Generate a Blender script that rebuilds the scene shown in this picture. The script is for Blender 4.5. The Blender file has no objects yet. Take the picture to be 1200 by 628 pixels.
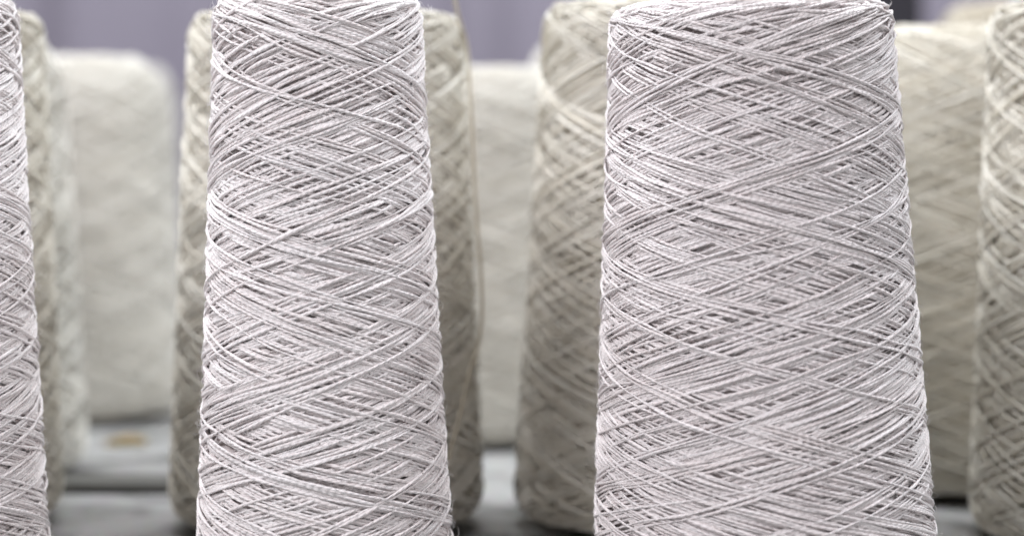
import bpy, math
import numpy as np

C = bpy.context.scene
COL = C.collection
F = 2500.0          # focal length in pixels of the 1200 px wide photograph
HC = 0.128          # eye height above the worktop, metres
HZ = 168.0          # picture row of the eye level


def X(px, D):
    return (px - 600.0) / F * D


def Z(py, D):
    return HC - (py - HZ) / F * D


# ------------------------------------------------------------------ helpers
def link_mesh(name, verts, faces, mat, parent=None, smooth=True, loc=(0, 0, 0)):
    me = bpy.data.meshes.new(name)
    me.from_pydata([tuple(v) for v in verts], [], faces)
    me.validate()
    me.update()
    if smooth:
        me.polygons.foreach_set('use_smooth', [True] * len(me.polygons))
    me.materials.append(mat)
    o = bpy.data.objects.new(name, me)
    COL.objects.link(o)
    o.location = loc
    o.parent = parent
    return o


def nodes(name):
    m = bpy.data.materials.new(name)
    m.use_nodes = True
    nt = m.node_tree
    b = nt.nodes['Principled BSDF']
    return m, nt, b, nt.nodes, nt.links


def math_node(N, L, op, a, b=None):
    n = N.new('ShaderNodeMath')
    n.operation = op
    for i, v in enumerate((a, b)):
        if v is None:
            continue
        if isinstance(v, (int, float)):
            n.inputs[i].default_value = v
        else:
            L.new(v, n.inputs[i])
    return n.outputs[0]


def yarn_material(name, col_a, col_b, twist=1.0, fleck=0.6):
    """spun cotton: two plies twisted round each other, slubs, faint tone changes, seed flecks"""
    m, nt, b, N, L = nodes(name)
    uv = N.new('ShaderNodeUVMap')
    uv.uv_map = 'UVMap'
    sep = N.new('ShaderNodeSeparateXYZ')
    L.new(uv.outputs[0], sep.inputs[0])
    u, v = sep.outputs[0], sep.outputs[1]        # u = metres along the yarn, v = turns around it
    ph = math_node(N, L, 'ADD', math_node(N, L, 'MULTIPLY', u, 2 * math.pi / 0.0019 * 1.0),
                   math_node(N, L, 'MULTIPLY', v, 4 * math.pi))
    ply = math_node(N, L, 'ABSOLUTE', math_node(N, L, 'SINE', math_node(N, L, 'MULTIPLY', ph, 0.5)))
    tc = N.new('ShaderNodeTexCoord')
    fine = N.new('ShaderNodeTexNoise')
    fine.inputs['Scale'].default_value = 2600
    fine.inputs['Detail'].default_value = 2
    L.new(tc.outputs['Object'], fine.inputs['Vector'])
    h = math_node(N, L, 'ADD', math_node(N, L, 'MULTIPLY', ply, 0.7),
                  math_node(N, L, 'MULTIPLY', fine.outputs['Fac'], 0.8))
    bump = N.new('ShaderNodeBump')
    bump.inputs['Strength'].default_value = 0.85 * twist
    bump.inputs['Distance'].default_value = 0.00028
    L.new(h, bump.inputs['Height'])
    L.new(bump.outputs[0], b.inputs['Normal'])
    # tone: per strand and slow blotches
    at = N.new('ShaderNodeAttribute')
    at.attribute_name = 'tint'
    blot = N.new('ShaderNodeTexNoise')
    blot.inputs['Scale'].default_value = 28
    blot.inputs['Detail'].default_value = 3
    L.new(tc.outputs['Object'], blot.inputs['Vector'])
    f = math_node(N, L, 'ADD', math_node(N, L, 'MULTIPLY', at.outputs['Fac'], 0.55),
                  math_node(N, L, 'MULTIPLY', blot.outputs['Fac'], 0.45))
    mix = N.new('ShaderNodeMix')
    mix.data_type = 'RGBA'
    mix.inputs[6].default_value = (*col_a, 1)
    mix.inputs[7].default_value = (*col_b, 1)
    L.new(f, mix.inputs[0])
    # seed flecks
    vo = N.new('ShaderNodeTexVoronoi')
    vo.inputs['Scale'].default_value = 210
    L.new(tc.outputs['Object'], vo.inputs['Vector'])
    near = math_node(N, L, 'LESS_THAN', vo.outputs['Distance'], 0.055)
    sc = N.new('ShaderNodeSeparateColor')
    L.new(vo.outputs['Color'], sc.inputs[0])
    some = math_node(N, L, 'GREATER_THAN', sc.outputs[0], 1 - fleck)
    fk = math_node(N, L, 'MULTIPLY', math_node(N, L, 'MULTIPLY', near, some), 0.8)
    mix2 = N.new('ShaderNodeMix')
    mix2.data_type = 'RGBA'
    L.new(fk, mix2.inputs[0])
    L.new(mix.outputs[2], mix2.inputs[6])
    mix2.inputs[7].default_value = (0.10, 0.06, 0.06, 1)
    L.new(mix2.outputs[2], b.inputs['Base Color'])
    b.inputs['Roughness'].default_value = 0.62
    b.inputs['Specular IOR Level'].default_value = 0.35
    b.inputs['Subsurface Weight'].default_value = 0.12
    b.inputs['Subsurface Radius'].default_value = (1.0, 0.82, 0.78)
    b.inputs['Subsurface Scale'].default_value = 0.0007
    b.inputs['Sheen Weight'].default_value = 0.55
    b.inputs['Sheen Roughness'].default_value = 0.35
    return m


YARN_PINK = yarn_material('pinkish_white_cotton', (0.80, 0.735, 0.725), (0.91, 0.875, 0.88), 1.0, 0.55)
YARN_GREY = yarn_material('greyish_white_cotton', (0.72, 0.655, 0.645), (0.85, 0.805, 0.81), 1.0, 0.8)
YARN_CREAM = yarn_material('cream_cotton', (0.56, 0.515, 0.415), (0.85, 0.83, 0.765), 0.6, 0.3)
YARN_PALE = yarn_material('pale_cotton', (0.62, 0.59, 0.52), (0.80, 0.78, 0.73), 0.6, 0.2)
YARN_BEIGE = yarn_material('beige_cotton', (0.50, 0.45, 0.36), (0.62, 0.57, 0.47), 0.6, 0.3)


def paper_material(name, col):
    m, nt, b, N, L = nodes(name)
    tc = N.new('ShaderNodeTexCoord')
    n = N.new('ShaderNodeTexNoise')
    n.inputs['Scale'].default_value = 120
    n.inputs['Detail'].default_value = 4
    L.new(tc.outputs['Object'], n.inputs['Vector'])
    r = N.new('ShaderNodeValToRGB')
    r.color_ramp.elements[0].color = (*[c * 0.8 for c in col], 1)
    r.color_ramp.elements[1].color = (*col, 1)
    L.new(n.outputs['Fac'], r.inputs[0])
    L.new(r.outputs[0], b.inputs['Base Color'])
    b.inputs['Roughness'].default_value = 0.8
    return m


CARD_BROWN = paper_material('brown_card', (0.20, 0.13, 0.08))
CARD_YELLOW = paper_material('yellow_card', (0.42, 0.30, 0.12))


# ------------------------------------------------------------------ winding
def smooth1(a, k):
    if k < 2:
        return a
    w = np.hanning(k + 2)[1:-1]
    w /= w.sum()
    p = np.pad(a, (k // 2, k - 1 - k // 2), mode='edge')
    return np.convolve(p, w, 'valid')


def wind(seed, rb, rt, z0, z1, d, n_groups, tan_a=0.29, nth=576, dz=0.00025,
         step=4, sides=8, fuzz=0, sh_top=0.006, sh_bot=0.006, drop=0.0045, gp=(0.42, 0.26, 0.16, 0.10, 0.06), spread=1.18, relief=0.34, loose=1.0, bulge=0.0):
    """lay strand after strand of yarn on a cone; each rests on what lies under it.
    Returns verts, quads, uv per loop and tint per vertex."""
    rng = np.random.default_rng(seed)
    r = d / 2
    nz = int((z1 - z0) / dz) + 60
    zoff = z0 - 30 * dz
    zg = zoff + np.arange(nz) * dz

    def prof(z):
        t = np.clip((z - z0) / (z1 - z0), 0, 1)
        R = rb + (rt - rb) * t + bulge * np.sin(math.pi * t)
        a = np.clip((z1 - z) / sh_top, 0, 1)
        R = R - drop * (1 - np.sqrt(np.clip(1 - (1 - a) ** 2, 0, 1)))
        a = np.clip((z - z0) / sh_bot, 0, 1)
        R = R - 0.0050 * (1 - np.sqrt(np.clip(1 - (1 - a) ** 2, 0, 1)))
        return R
    base = prof(zg)
    H = np.repeat(base[None, :], nth, 0).copy()
    J = int(math.ceil(r / dz))
    js = np.arange(-J, J + 1)
    caps = np.sqrt(np.clip(r * r - (js * dz) ** 2, 0, None))
    inside = (np.abs(js * dz) < r)
    strands = []

    def lay(phase, up, ta, e0, e1, wob):
        zz = np.linspace(z0 + e0, z1 - e1, 900)
        Lt = 0.007
        w0 = np.sqrt(np.clip((zz - zz[0]) / Lt, 0.004, 1))
        w1 = np.sqrt(np.clip((zz[-1] - zz) / Lt, 0.004, 1))
        dth = np.gradient(zz) / ((rb + rt) / 2 * ta * w0 * w1)
        th = np.concatenate([[0], np.cumsum(dth[1:])])
        n = int(th[-1] / (2 * math.pi) * nth)
        cols = np.arange(n)
        z = np.interp(cols * 2 * math.pi / nth, th, zz)
        # hand of the winding + slow wander of the strand
        nn = n // 40 + 4
        wn = np.interp(np.arange(n) / 40.0, np.arange(nn), rng.normal(0, wob, nn))
        z = z + smooth1(wn, 31)
        if not up:
            z = z[::-1]
        ci = (cols + int(phase / (2 * math.pi) * nth)) % nth
        zi = np.clip(np.round((z - zoff) / dz).astype(int), J + 1, nz - J - 2)
        foot = H[ci[:, None], zi[:, None] + js[None, :]] + caps[None, :]
        hc = np.where(inside[None, :], foot, -1).max(1)
        # local crush at crossings, then bridge dips under tension
        hb = smooth1(hc, 7)
        for k in (61, 41, 25):
            hb = np.maximum(smooth1(np.maximum(hb, hc - 0.35 * r), k), hc - 0.75 * r)
        hb = smooth1(hb, 11)
        rr = r * (1 + smooth1(rng.normal(0, 0.95, n), 25))
        rr = np.clip(rr, 0.7 * r, 1.5 * r)
        top = hb[:, None] + caps[None, :] * 0.75 - 0.1 * r
        cur = H[ci[:, None], zi[:, None] + js[None, :]]
        H[ci[:, None], zi[:, None] + js[None, :]] = np.where(inside[None, :], np.maximum(cur, top), cur)
        strands.append((phase, cols, ci, z, hb, rr, zi))

    def low_phase(up, n=4):
        # the strand slides to where the package is thinnest
        best, bp = 1e9, 0
        lv = H - base[None, :]
        zz = np.arange(40, nz - 40, 6)
        for p in rng.uniform(0, 2 * math.pi, n):
            th = p + np.cumsum(np.full(len(zz), 6 * dz)) / (((rb + rt) / 2) * tan_a)
            if not up:
                th = p + (th[-1] - th)
            c = (th / (2 * math.pi) * nth).astype(int) % nth
            s_ = lv[c, zz].mean()
            if s_ < best:
                best, bp = s_, p
        return bp

    # closed ground layers first
    nn_ = int(2 * math.pi * tan_a * (rb + rt) / 2 / (1.12 * d)) + 1
    for k in range(nn_):
        p = k * 2 * math.pi / nn_
        e = np.abs(rng.normal(0, 0.0012, 4))
        lay(p, True, tan_a, e[0], e[1], 0.0001)
        lay(p + 1.0, False, tan_a, e[2], e[3], 0.0001)

    for g in range(n_groups):
        size = int(rng.choice([1, 2, 3, 5, 8], p=list(gp)))
        pu, pd = low_phase(True), low_phase(False)
        tu = tan_a * (1 + rng.normal(0, 0.10 * loose))
        td = tan_a * (1 + rng.normal(0, 0.10 * loose))
        sp = rng.uniform(1.0, spread)
        inter = rng.random() < 0.35
        eu, ed, fu, fd = np.abs(rng.normal(0, 0.0022, 4))
        order = []
        dphi = d * sp / (rb + rt) * 2 / tan_a
        for k in range(size):
            a = (pu + k * dphi * rng.uniform(0.94, 1.06), True, tu * (1 + rng.normal(0, 0.006)), eu, fu)
            c = (pd + k * dphi * rng.uniform(0.94, 1.06), False, td * (1 + rng.normal(0, 0.006)), ed, fd)
            order.append((a, c))
        if inter:
            seq = [s for p in order for s in p]
        else:
            seq = [p[0] for p in order] + [p[1] for p in order]
        for (p, up, ta, e0, e1) in seq:
            lay(p % (2 * math.pi), up, ta, e0, e1, 0.00035 * loose)

    # a wound package stays an even cone: the winding pressure levels slow thick and thin places
    G = H - base[None, :]
    mz = G.mean(0)
    ok = (zg > z0 + 0.0015) & (zg < z1 - 0.0015)
    mz = np.interp(zg, zg[ok], mz[ok])
    mz = smooth1(mz, 13)
    E = G - mz[None, :]
    first, last = np.flatnonzero(ok)[[0, -1]]
    E[:, :first] = E[:, first:first + 1]
    E[:, last + 1:] = E[:, last:last + 1]
    kt = int(0.007 / (math.pi * (rb + rt) / nth)) | 1
    wt_ = np.hanning(kt + 2)[1:-1]
    wt_ /= wt_.sum()
    wpad = np.zeros(nth)
    wpad[:kt] = wt_
    wpad = np.roll(wpad, -(kt // 2))
    E = np.real(np.fft.ifft(np.fft.fft(E, axis=0) * np.fft.fft(wpad)[:, None], axis=0))
    kz = int(0.0055 / dz) | 1
    wz = np.hanning(kz + 2)[1:-1]
    wz /= wz.sum()
    E = np.apply_along_axis(lambda a: np.convolve(np.pad(a, kz // 2, mode='edge'), wz, 'valid'), 1, E)
    SH = mz[None, :] + 0.93 * E + 0.25 * r
    shift = 0.25 * r
    V, Q, UV, T = [], [], [], []
    nv = 0
    ang = np.arange(sides) / sides * 2 * math.pi
    ca, sa = np.cos(ang), np.sin(ang)

    def tube(P, Nn, rad, tint, u):
        nonlocal nv
        m = len(P)
        tg = np.gradient(P, axis=0)
        tg /= np.linalg.norm(tg, axis=1)[:, None] + 1e-12
        B = np.cross(tg, Nn)
        B /= np.linalg.norm(B, axis=1)[:, None] + 1e-12
        N2 = np.cross(B, tg)
        ring = P[:, None, :] + rad[:, None, None] * (ca[None, :, None] * N2[:, None, :] + sa[None, :, None] * B[:, None, :])
        V.append(ring.reshape(-1, 3))
        i = np.arange(m - 1)[:, None]
        j = np.arange(sides)[None, :]
        j2 = (j + 1) % sides
        q = np.stack([i * sides + j, i * sides + j2, (i + 1) * sides + j2, (i + 1) * sides + j], -1)
        Q.append(q.reshape(-1, 4) + nv)
        ua, ub = u[:-1][:, None] + 0 * j, u[1:][:, None] + 0 * j
        va, vb = (j / sides) + 0 * i, ((j + 1) / sides) + 0 * i
        uvq = np.stack([np.stack([ua, va], -1), np.stack([ua, vb], -1), np.stack([ub, vb], -1), np.stack([ub, va], -1)], 2)
        UV.append(uvq.reshape(-1, 2))
        T.append(np.full(m * sides, tint))
        nv += m * sides

    for (phase, cols, ci, z, hb, rr, zi) in strands:
        covered = H[ci, zi] - (hb + r * 0.65) > 1.3 * d
        keep = ~covered
        kp = np.convolve(keep.astype(float), np.ones(4 * step + 1), 'same') > 0.5
        idx = np.arange(0, len(cols), step)
        k2 = kp[idx]
        tint = rng.uniform(0, 1)
        th = ci / nth * 2 * math.pi
        run = None
        edges = np.flatnonzero(np.diff(np.concatenate([[0], k2.astype(int), [0]])))
        for s, e in zip(edges[::2], edges[1::2]):
            if e - s < 3:
                continue
            ii = idx[s:e]
            B0 = base[zi[ii]]
            dev = hb[ii] - SH[ci[ii], zi[ii]] - B0
            rim = np.clip(np.minimum(z1 - z[ii], z[ii] - z0) / 0.004, 0.25, 1)
            lim = (2.1 if relief < 1 else 2.9) * r * rim
            dev = np.where(dev > 0, lim * np.tanh(0.9 * dev / lim), relief * dev)
            R = B0 + dev
            P = np.stack([R * np.cos(th[ii]), R * np.sin(th[ii]), z[ii]], -1)
            Nn = np.stack([np.cos(th[ii]), np.sin(th[ii]), 0 * R], -1)
            rad = rr[ii].copy()
            rad[0] *= 0.3
            rad[-1] *= 0.3
            u = (ii * 2 * math.pi / nth) * (rb + rt) / 2 + phase
            tube(P, Nn, rad, tint, u)
    # short loose fibres standing off the yarn
    if fuzz:
        s_save = sides
        for _ in range(fuzz):
            t0 = rng.uniform(0, 2 * math.pi)
            zz0 = rng.uniform(z0 + 0.002, z1 - 0.002)
            c0 = int(t0 / (2 * math.pi) * nth) % nth
            R0 = H[c0, int((zz0 - zoff) / dz)] - SH[c0, int((zz0 - zoff) / dz)]
            ln = rng.uniform(0.001, 0.006)
            a = rng.uniform(-0.8, 0.8) + (math.pi if rng.random() < 0.5 else 0)
            t = np.linspace(0, 1, 5)
            lift = rng.uniform(0.0001, 0.0007) + 0.0012 * rng.random() ** 6
            R = R0 - 0.0001 + lift * np.sin(t * math.pi * rng.uniform(0.5, 1.0)) + 0.0001
            thv = t0 + math.cos(a) * ln * t / R0 + rng.normal(0, 0.003) * t * t
            zv = zz0 + math.sin(a) * ln * t + rng.normal(0, 0.0004) * t * t
            P = np.stack([R * np.cos(thv), R * np.sin(thv), zv], -1)
            Nn = np.stack([np.cos(thv), np.sin(thv), 0 * R], -1)
            tube(P, Nn, 0.000042 * np.array([1, 1, .9, .7, .3]), 1.0, t * ln)
    # the packed yarn under the open top layers, closed at both ends round the core hole
    nb = 96
    zb = np.concatenate([np.linspace(z0, z0 + 0.008, 6), np.linspace(z0 + 0.012, z1 - 0.012, 24), np.linspace(z1 - 0.008, z1, 6)])
    Rb = prof(zb) - 5.0 * r
    ringr = np.concatenate([[0.0175], Rb, [0.0125]])
    ringz = np.concatenate([[z0], zb, [z1 + 0.0002]])
    a = np.arange(nb) / nb * 2 * math.pi
    vb = np.stack([ringr[:, None] * np.cos(a), ringr[:, None] * np.sin(a), ringz[:, None] + 0 * a], -1)
    V.append(vb.reshape(-1, 3))
    m = len(ringr)
    i = np.arange(m - 1)[:, None]
    j = np.arange(nb)[None, :]
    j2 = (j + 1) % nb
    q = np.stack([i * nb + j, i * nb + j2, (i + 1) * nb + j2, (i + 1) * nb + j], -1)
    Q.append(q.reshape(-1, 4) + nv)
    UV.append(np.zeros((q.size // 4 * 4, 2)))
    T.append(np.full(m * nb, 0.2))
    nv += m * nb
    return np.concatenate(V), np.concatenate(Q), np.concatenate(UV), np.concatenate(T)


def yarn_mesh(**kw):
    V, Q, UV, T = wind(**kw)
    me = bpy.data.meshes.new('wound_yarn')
    me.vertices.add(len(V))
    me.vertices.foreach_set('co', V.astype(np.float32).ravel())
    me.loops.add(Q.size)
    me.loops.foreach_set('vertex_index', Q.astype(np.int32).ravel())
    me.polygons.add(len(Q))
    me.polygons.foreach_set('loop_start', (np.arange(len(Q)) * 4).astype(np.int32))
    me.update(calc_edges=True)
    me.polygons.foreach_set('use_smooth', np.ones(len(Q), dtype=bool))
    uv = me.uv_layers.new(name='UVMap')
    uv.data.foreach_set('uv', UV.astype(np.float32).ravel())
    at = me.attributes.new('tint', 'FLOAT', 'POINT')
    at.data.foreach_set('value', T.astype(np.float32))
    me.update()
    print('yarn mesh', len(V), 'verts')
    return me


def core_mesh(z_top):
    """the tapered card tube the yarn is wound on: hollow, with a wall and a rolled rim"""
    n = 48
    prof = [(0.0205, 0.0), (0.0212, 0.0008), (0.0205, 0.0016), (0.0172, z_top * 0.5), (0.0125, z_top),
            (0.0112, z_top), (0.0158, z_top * 0.5), (0.0190, 0.0016), (0.0190, 0.0)]
    v = [(r * math.cos(2 * math.pi * k / n), r * math.sin(2 * math.pi * k / n), z) for r, z in prof for k in range(n)]
    m = len(prof)
    f = [(i * n + k, i * n + (k + 1) % n, ((i + 1) % m) * n + (k + 1) % n, ((i + 1) % m) * n + k)
         for i in range(m) for k in range(n)]
    return v, f


def cone(label, me, yarn_mat, x, y, ztop, lean=(0, 0), rot=0.0, scale=(1, 1), core=CARD_BROWN, group=None):
    root = bpy.data.objects.new('yarn_cone', None)
    COL.objects.link(root)
    root.empty_display_size = 0.03
    root.location = (x, y, 0)
    root.rotation_mode = 'XYZ'
    root['label'] = label
    root['category'] = 'yarn cone'
    root['group'] = group or 'white cotton yarn cones standing on the worktop'
    root.rotation_euler = (lean[1], lean[0], 0)
    w = bpy.data.objects.new('wound_yarn', me)
    COL.objects.link(w)
    w.parent = root
    w.rotation_euler = (0, 0, rot)
    w.scale = (scale[0], scale[0], scale[1])
    # material on the object so copies sharing one mesh can differ
    if not me.materials:
        me.materials.append(yarn_mat)
    w.material_slots[0].link = 'OBJECT'
    w.material_slots[0].material = yarn_mat
    v, f = core_mesh(ztop - 0.001)
    link_mesh('paper_core', v, f, core, parent=root)
    return root


# ------------------------------------------------------------------ yarn packages
Dh = 0.60
me_L = yarn_mesh(seed=3, rb=0.0369, rt=0.0292, z0=0.003, z1=0.1698, d=0.00076, n_groups=320, tan_a=0.335,
                 step=4, sides=8, fuzz=6000)
me_R = yarn_mesh(seed=11, rb=0.0492, rt=0.0398, z0=0.003, z1=0.1672, d=0.00067, n_groups=480, tan_a=0.30,
                 nth=768, step=4, sides=8, fuzz=6000)
me_M1 = yarn_mesh(seed=21, rb=0.0538, rt=0.0465, z0=0.0036, z1=0.1715, d=0.00080, n_groups=300, tan_a=0.40, gp=(0.55, 0.3, 0.15, 0.0, 0.0), spread=2.2, relief=1.0,
                  nth=480, step=6, sides=6, sh_bot=0.010, sh_top=0.008)
me_M2 = yarn_mesh(seed=33, rb=0.0540, rt=0.0430, z0=0.0034, z1=0.1750, d=0.00080, n_groups=300, tan_a=0.40, gp=(0.55, 0.3, 0.15, 0.0, 0.0), spread=2.2, relief=1.0,
                  nth=480, step=6, sides=6, sh_bot=0.010, sh_top=0.010)

me_F = yarn_mesh(seed=47, rb=0.0500, rt=0.0400, z0=0.0034, z1=0.1700, d=0.0009, n_groups=200, tan_a=0.38, gp=(0.7, 0.3, 0.0, 0.0, 0.0), spread=2.2, relief=0.7,
                 nth=384, step=6, sides=6, sh_bot=0.010, sh_top=0.030, drop=0.015)

xr0, xr1 = X(897, Dh), X(879, Dh)
cone('widest sharp yarn cone in front, greyish white with tightly crossed strands, right of centre',
     me_R, YARN_GREY, xr0, Dh, 0.1672, lean=(-(xr0 - xr1) / 0.163, 0.0), rot=0.4, scale=(0.975, 1))
cone('slimmer sharp yarn cone in front, pinkish white with open crossed strands, left of centre',
     me_L, YARN_PINK, X(382, Dh), Dh, 0.1698, lean=(-0.014, 0.0), rot=1.1, scale=(0.965, 1))
cone('sharp white yarn cone cut off by the left edge of the picture',
     me_L, YARN_PINK, X(-95, Dh), Dh, 0.1698, lean=(-0.014, 0.0), rot=3.5, scale=(0.975, 1))

midL = cone('cream yarn cone right behind the slim front cone, with a loose thread along its side',
            me_M1, YARN_CREAM, X(383.5, 0.72), 0.72, 0.1715, scale=(0.972, 1))
cone('cream yarn cone half hidden behind the left side of the widest front cone',
     me_M2, YARN_CREAM, X(788, 0.72), 0.72, 0.1750, rot=0.7, scale=(0.985, 1))
cone('cream yarn cone just behind the one cut off by the left edge',
     me_M1, YARN_CREAM, X(-112, 0.72), 0.72, 0.1715, rot=2.2, scale=(0.97, 1.005))
cone('pale yarn cone cut off by the right edge of the picture',
     me_M2, YARN_CREAM, X(1330, 0.69), 0.69, 0.1750, lean=(-0.022, 0.0), rot=3.9, scale=(0.96, 0.995))
cone('blurred yarn cone between the widest front cone and the one at the right edge',
     me_F, YARN_CREAM, X(1106, 0.80), 0.80, 0.1710, rot=4.4, scale=(1.02, 1.006))
cone('pale yarn cone at far left with a bright rim showing beside the cream cone',
     me_F, YARN_PALE, X(-52, 0.83), 0.83, 0.1720, rot=5.2, scale=(1.0, 1.01))
cone('blurred pale yarn cone with a rounded top in the left gap, at the back',
     me_F, YARN_PALE, X(96, 1.0), 1.0, 0.1690, rot=1.2, scale=(0.93, 0.99))
cone('most distant pale yarn cone in the left gap, behind the one with the rounded top',
     me_F, YARN_PALE, X(140, 1.36), 1.36, 0.1760, rot=3.0, scale=(0.85, 1.04))
cone('short blurred pale yarn cone filling the gap between the two front cones',
     me_F, YARN_PALE, X(575, 0.93), 0.93, 0.1610, rot=0.9, scale=(0.95, 0.945))
cone('blurred pale yarn cone at the right of the middle gap, behind the cream cone',
     me_F, YARN_PALE, X(716, 1.03), 1.03, 0.1780, rot=2.9, scale=(1.0, 1.05))
cone('tall beige yarn cone whose top shows blurred over the cone at the right',
     me_F, YARN_BEIGE, X(1195, 1.0), 1.0, 0.1930, rot=2.0, scale=(1.0, 1.135))


# loose thread hanging down the side of the cream cone
def thread(name, pts, r, mat, parent):
    P = np.array(pts, float)
    # Catmull-Rom
    out = []
    Q = np.vstack([2 * P[0] - P[1], P, 2 * P[-1] - P[-2]])
    for i in range(1, len(Q) - 2):
        for t in np.linspace(0, 1, 24, endpoint=False):
            a, b, c, d = Q[i - 1], Q[i], Q[i + 1], Q[i + 2]
            out.append(0.5 * ((2 * b) + (-a + c) * t + (2 * a - 5 * b + 4 * c - d) * t * t + (-a + 3 * b - 3 * c + d) * t ** 3))
    out.append(P[-1])
    out = np.array(out)
    tg = np.gradient(out, axis=0)
    tg /= np.linalg.norm(tg, axis=1)[:, None]
    up = np.array([0, 1.0, 0])
    B = np.cross(tg, up)
    B /= np.linalg.norm(B, axis=1)[:, None]
    N2 = np.cross(B, tg)
    s = 8
    verts, faces = [], []
    for k in range(len(out)):
        for j in range(s):
            a = 2 * math.pi * j / s
            verts.append(out[k] + r * (math.cos(a) * N2[k] + math.sin(a) * B[k]))
    for k in range(len(out) - 1):
        for j in range(s):
            faces.append((k * s + j, k * s + (j + 1) % s, (k + 1) * s + (j + 1) % s, (k + 1) * s + j))
    faces.append(tuple(range(s)))
    faces.append(tuple((len(out) - 1) * s + j for j in range(s)))
    return link_mesh(name, verts, faces, mat, parent=parent)


THREAD = yarn_material('loose_yarn', (0.36, 0.32, 0.24), (0.46, 0.41, 0.32), 0.6, 0.0)
tp = []
for px, py, D in [(505, -260, 0.70), (519, -90, 0.70), (533, 5, 0.705), (546, 55, 0.71), (551, 120, 0.70), (556, 230, 0.695),
                  (563, 330, 0.69), (562, 390, 0.685), (548, 440, 0.68), (537, 490, 0.676), (524, 540, 0.672)]:
    tp.append((X(px, D) - X(382.5, 0.72), D - 0.72, Z(py, D)))
thread('loose_thread', tp, 0.00060, THREAD, midL)

# a little tangle of ochre yarn dropped on the worktop
OCHRE = yarn_material('ochre_yarn', (0.32, 0.22, 0.08), (0.42, 0.30, 0.12), 0.6, 0.0)
g2 = np.random.default_rng(5)
tp = []
for k in range(46):
    a = k * 1.13
    rr = 0.001 + 0.0065 * g2.random()
    tp.append((rr * 1.3 * math.cos(a), rr * math.sin(a), 0.0006 + 0.0022 * g2.random()))
sc_ = thread('thread_scrap', tp, 0.0005, OCHRE, None)
sc_.location = (X(148, 0.905), 0.905, 0.0004)
sc_['label'] = 'small blurred ochre tangle of yarn lying on the worktop in the left gap'
sc_['category'] = 'yarn scrap'


# ------------------------------------------------------------------ worktop
def worktop_material():
    m, nt, b, N, L = nodes('worn_grey_paint')
    tc = N.new('ShaderNodeTexCoord')
    n = N.new('ShaderNodeTexNoise')
    n.inputs['Scale'].default_value = 34
    n.inputs['Detail'].default_value = 6
    L.new(tc.outputs['Object'], n.inputs['Vector'])
    r = N.new('ShaderNodeValToRGB')
    r.color_ramp.elements[0].position = 0.36
    r.color_ramp.elements[0].color = (0.13, 0.13, 0.125, 1)
    r.color_ramp.elements[1].position = 0.52
    r.color_ramp.elements[1].color = (0.37, 0.365, 0.36, 1)
    L.new(n.outputs['Fac'], r.inputs[0])
    n2 = N.new('ShaderNodeTexNoise')
    n2.inputs['Scale'].default_value = 300
    L.new(tc.outputs['Object'], n2.inputs['Vector'])
    mx = N.new('ShaderNodeMix')
    mx.data_type = 'RGBA'
    mx.blend_type = 'MULTIPLY'
    mx.inputs[0].default_value = 0.35
    L.new(r.outputs[0], mx.inputs[6])
    L.new(n2.outputs['Color'], mx.inputs[7])
    L.new(mx.outputs[2], b.inputs['Base Color'])
    b.inputs['Roughness'].default_value = 0.55
    return m


def box(x0, x1, y0, y1, z0, z1):
    v = [(x0, y0, z0), (x1, y0, z0), (x1, y1, z0), (x0, y1, z0), (x0, y0, z1), (x1, y0, z1), (x1, y1, z1), (x0, y1, z1)]
    f = [(0, 3, 2, 1), (4, 5, 6, 7), (0, 1, 5, 4), (1, 2, 6, 5), (2, 3, 7, 6), (3, 0, 4, 7)]
    return v, f


v, f = box(-1.1, 1.1, 0.2, 1.75, -0.03, 0.0)
wt = link_mesh('worktop', v, f, worktop_material(), smooth=False)
wt['kind'] = 'structure'

# flat dark bar making a dark band across the worktop behind the second row, left
m, nt, b, N, L = nodes('plain_dark_grey')
b.inputs['Base Color'].default_value = (0.10, 0.098, 0.09, 1)
b.inputs['Roughness'].default_value = 0.5
n = N.new('ShaderNodeTexNoise')
n.inputs['Scale'].default_value = 90
bp = N.new('ShaderNodeBump')
bp.inputs['Strength'].default_value = 0.2
L.new(n.outputs['Fac'], bp.inputs['Height'])
L.new(bp.outputs[0], b.inputs['Normal'])
DARK = m


def strip(label, x0, x1, y0, y1, h, mat):
    import bmesh
    bm = bmesh.new()
    v, f = box(x0, x1, y0, y1, 0.0, h)
    vs = [bm.verts.new(p) for p in v]
    for q in f:
        bm.faces.new([vs[i] for i in q])
    bmesh.ops.bevel(bm, geom=list(bm.edges), offset=h * 0.25, segments=2, affect='EDGES')
    me = bpy.data.meshes.new('dark_strip')
    bm.to_mesh(me)
    bm.free()
    me.materials.append(mat)
    o = bpy.data.objects.new('dark_strip', me)
    COL.objects.link(o)
    o['label'] = label
    o['category'] = 'strip'
    return o


strip('dark flat bar lying on the worktop in the left gap', X(60, 0.79), X(470, 0.79), 0.779, 0.805, 0.0035, DARK)


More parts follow.
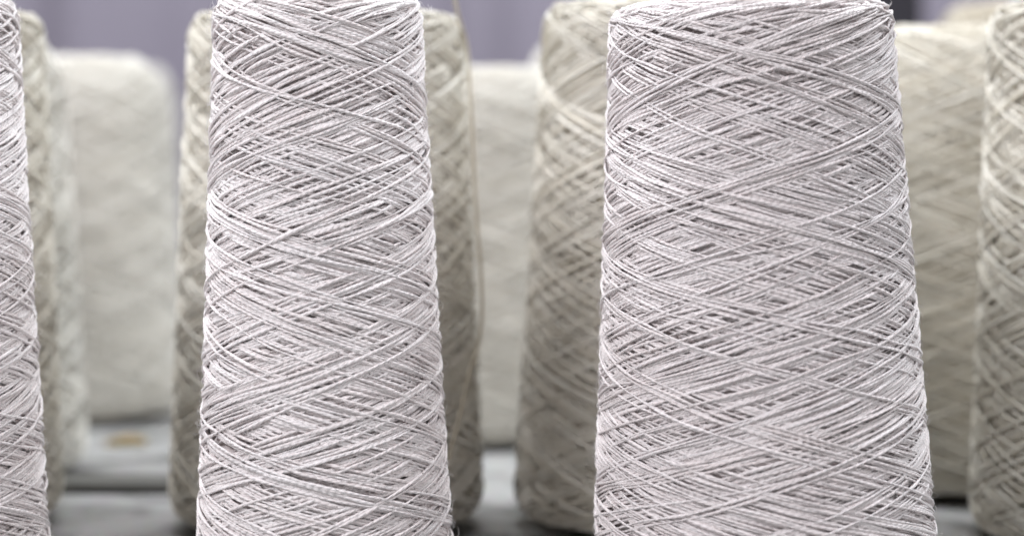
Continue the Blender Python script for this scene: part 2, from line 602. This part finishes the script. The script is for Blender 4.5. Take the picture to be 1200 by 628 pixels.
# ------------------------------------------------------------------ backdrop curtain and dark post
def curtain():
    m, nt, b, N, L = nodes('lavender_cloth')
    tc = N.new('ShaderNodeTexCoord')
    n = N.new('ShaderNodeTexNoise')
    n.inputs['Scale'].default_value = 3
    L.new(tc.outputs['Object'], n.inputs['Vector'])
    r = N.new('ShaderNodeValToRGB')
    r.color_ramp.elements[0].color = (0.28, 0.255, 0.315, 1)
    r.color_ramp.elements[1].color = (0.38, 0.35, 0.42, 1)
    L.new(n.outputs['Fac'], r.inputs[0])
    L.new(r.outputs[0], b.inputs['Base Color'])
    b.inputs['Roughness'].default_value = 0.9
    nx, verts, faces = 500, [], []
    x0, x1, z0, z1 = -1.5, 1.5, -0.9, 1.4
    for side in (0, 1):
        for k in range(nx + 1):
            x = x0 + (x1 - x0) * k / nx
            y = 0.016 * math.sin(x * 33 + 1.5 * math.sin(x * 9)) + 0.004 * math.sin(x * 71 + 2) + side * 0.003
            for z in (z0, z1):
                verts.append((x, y, z))
    o_ = 2 * (nx + 1)
    for k in range(nx):
        a = 2 * k
        faces.append((a, a + 2, a + 3, a + 1))
        faces.append((o_ + a, o_ + a + 1, o_ + a + 3, o_ + a + 2))
        faces.append((a, o_ + a, o_ + a + 2, a + 2))
        faces.append((a + 1, a + 3, o_ + a + 3, o_ + a + 1))
    o = link_mesh('curtain', verts, faces, m, loc=(0, 2.4, 0))
    o['label'] = 'blurred lavender grey curtain hanging behind all the yarn cones'
    o['category'] = 'curtain'


curtain()
m, nt, b, N, L = nodes('near_black_paint')
b.inputs['Base Color'].default_value = (0.012, 0.010, 0.016, 1)
b.inputs['Roughness'].default_value = 0.5
import bmesh
bm = bmesh.new()
D = 1.5
v, f = box(X(1005, D), X(1083, D), D, D + 0.05, -0.9, 1.2)
vs = [bm.verts.new(p) for p in v]
for q in f:
    bm.faces.new([vs[i] for i in q])
bmesh.ops.bevel(bm, geom=list(bm.edges), offset=0.004, segments=2, affect='EDGES')
me = bpy.data.meshes.new('post')
bm.to_mesh(me)
bm.free()
me.materials.append(m)
o = bpy.data.objects.new('post', me)
COL.objects.link(o)
o['label'] = 'dark blurred post rising behind the widest front cone'
o['category'] = 'post'


# ------------------------------------------------------------------ light
def area(name, loc, target, sx, sy, power, col):
    l = bpy.data.lights.new(name, 'AREA')
    l.shape = 'RECTANGLE'
    l.size, l.size_y = sx, sy
    l.energy = power
    l.color = col
    o = bpy.data.objects.new(name, l)
    COL.objects.link(o)
    o.location = loc
    from mathutils import Vector
    d = Vector(target) - Vector(loc)
    o.rotation_euler = d.to_track_quat('-Z', 'Y').to_euler()


area('window_light_left', (-0.75, -0.25, 1.1), (0, 0.7, 0.1), 0.6, 0.6, 19, (0.98, 0.96, 1.0))
area('window_light_right', (0.9, -0.1, 1.0), (0, 0.7, 0.1), 0.5, 0.5, 6, (0.98, 0.97, 1.0))
area('high_window_left', (-0.9, 0.95, 1.25), (0, 0.68, 0.12), 0.5, 0.6, 12, (0.90, 0.95, 1.0))
area('high_window_right', (0.95, 0.95, 1.25), (0, 0.68, 0.12), 0.5, 0.6, 12, (0.90, 0.95, 1.0))
area('ceiling_light', (0.0, 1.0, 1.5), (0, 0.75, 0), 1.8, 0.9, 34, (0.94, 0.97, 1.0))

w = bpy.data.worlds.new('World')
C.world = w
w.use_nodes = True
bg = w.node_tree.nodes['Background']
bg.inputs[0].default_value = (1.0, 0.96, 0.97, 1)
bg.inputs[1].default_value = 0.13

# ------------------------------------------------------------------ camera
cd = bpy.data.cameras.new('camera')
cam = bpy.data.objects.new('camera', cd)
COL.objects.link(cam)
cam.location = (0, 0, HC)
cam.rotation_euler = (math.radians(90), 0, 0)
cd.sensor_width = 36
cd.lens = 36 * F / 1200
cd.shift_y = -(314 - HZ) / 1200
cd.clip_start = 0.01
cd.clip_end = 50
cd.dof.use_dof = True
cd.dof.focus_distance = 0.580
cd.dof.aperture_fstop = 5.9
cd.dof.aperture_blades = 0
C.camera = cam

C.view_settings.view_transform = 'Standard'
C.view_settings.look = 'None'
C.view_settings.exposure = 0.06
C.view_settings.gamma = 1
C.cycles.max_bounces = 8
C.cycles.diffuse_bounces = 7
C.cycles.use_denoising = True
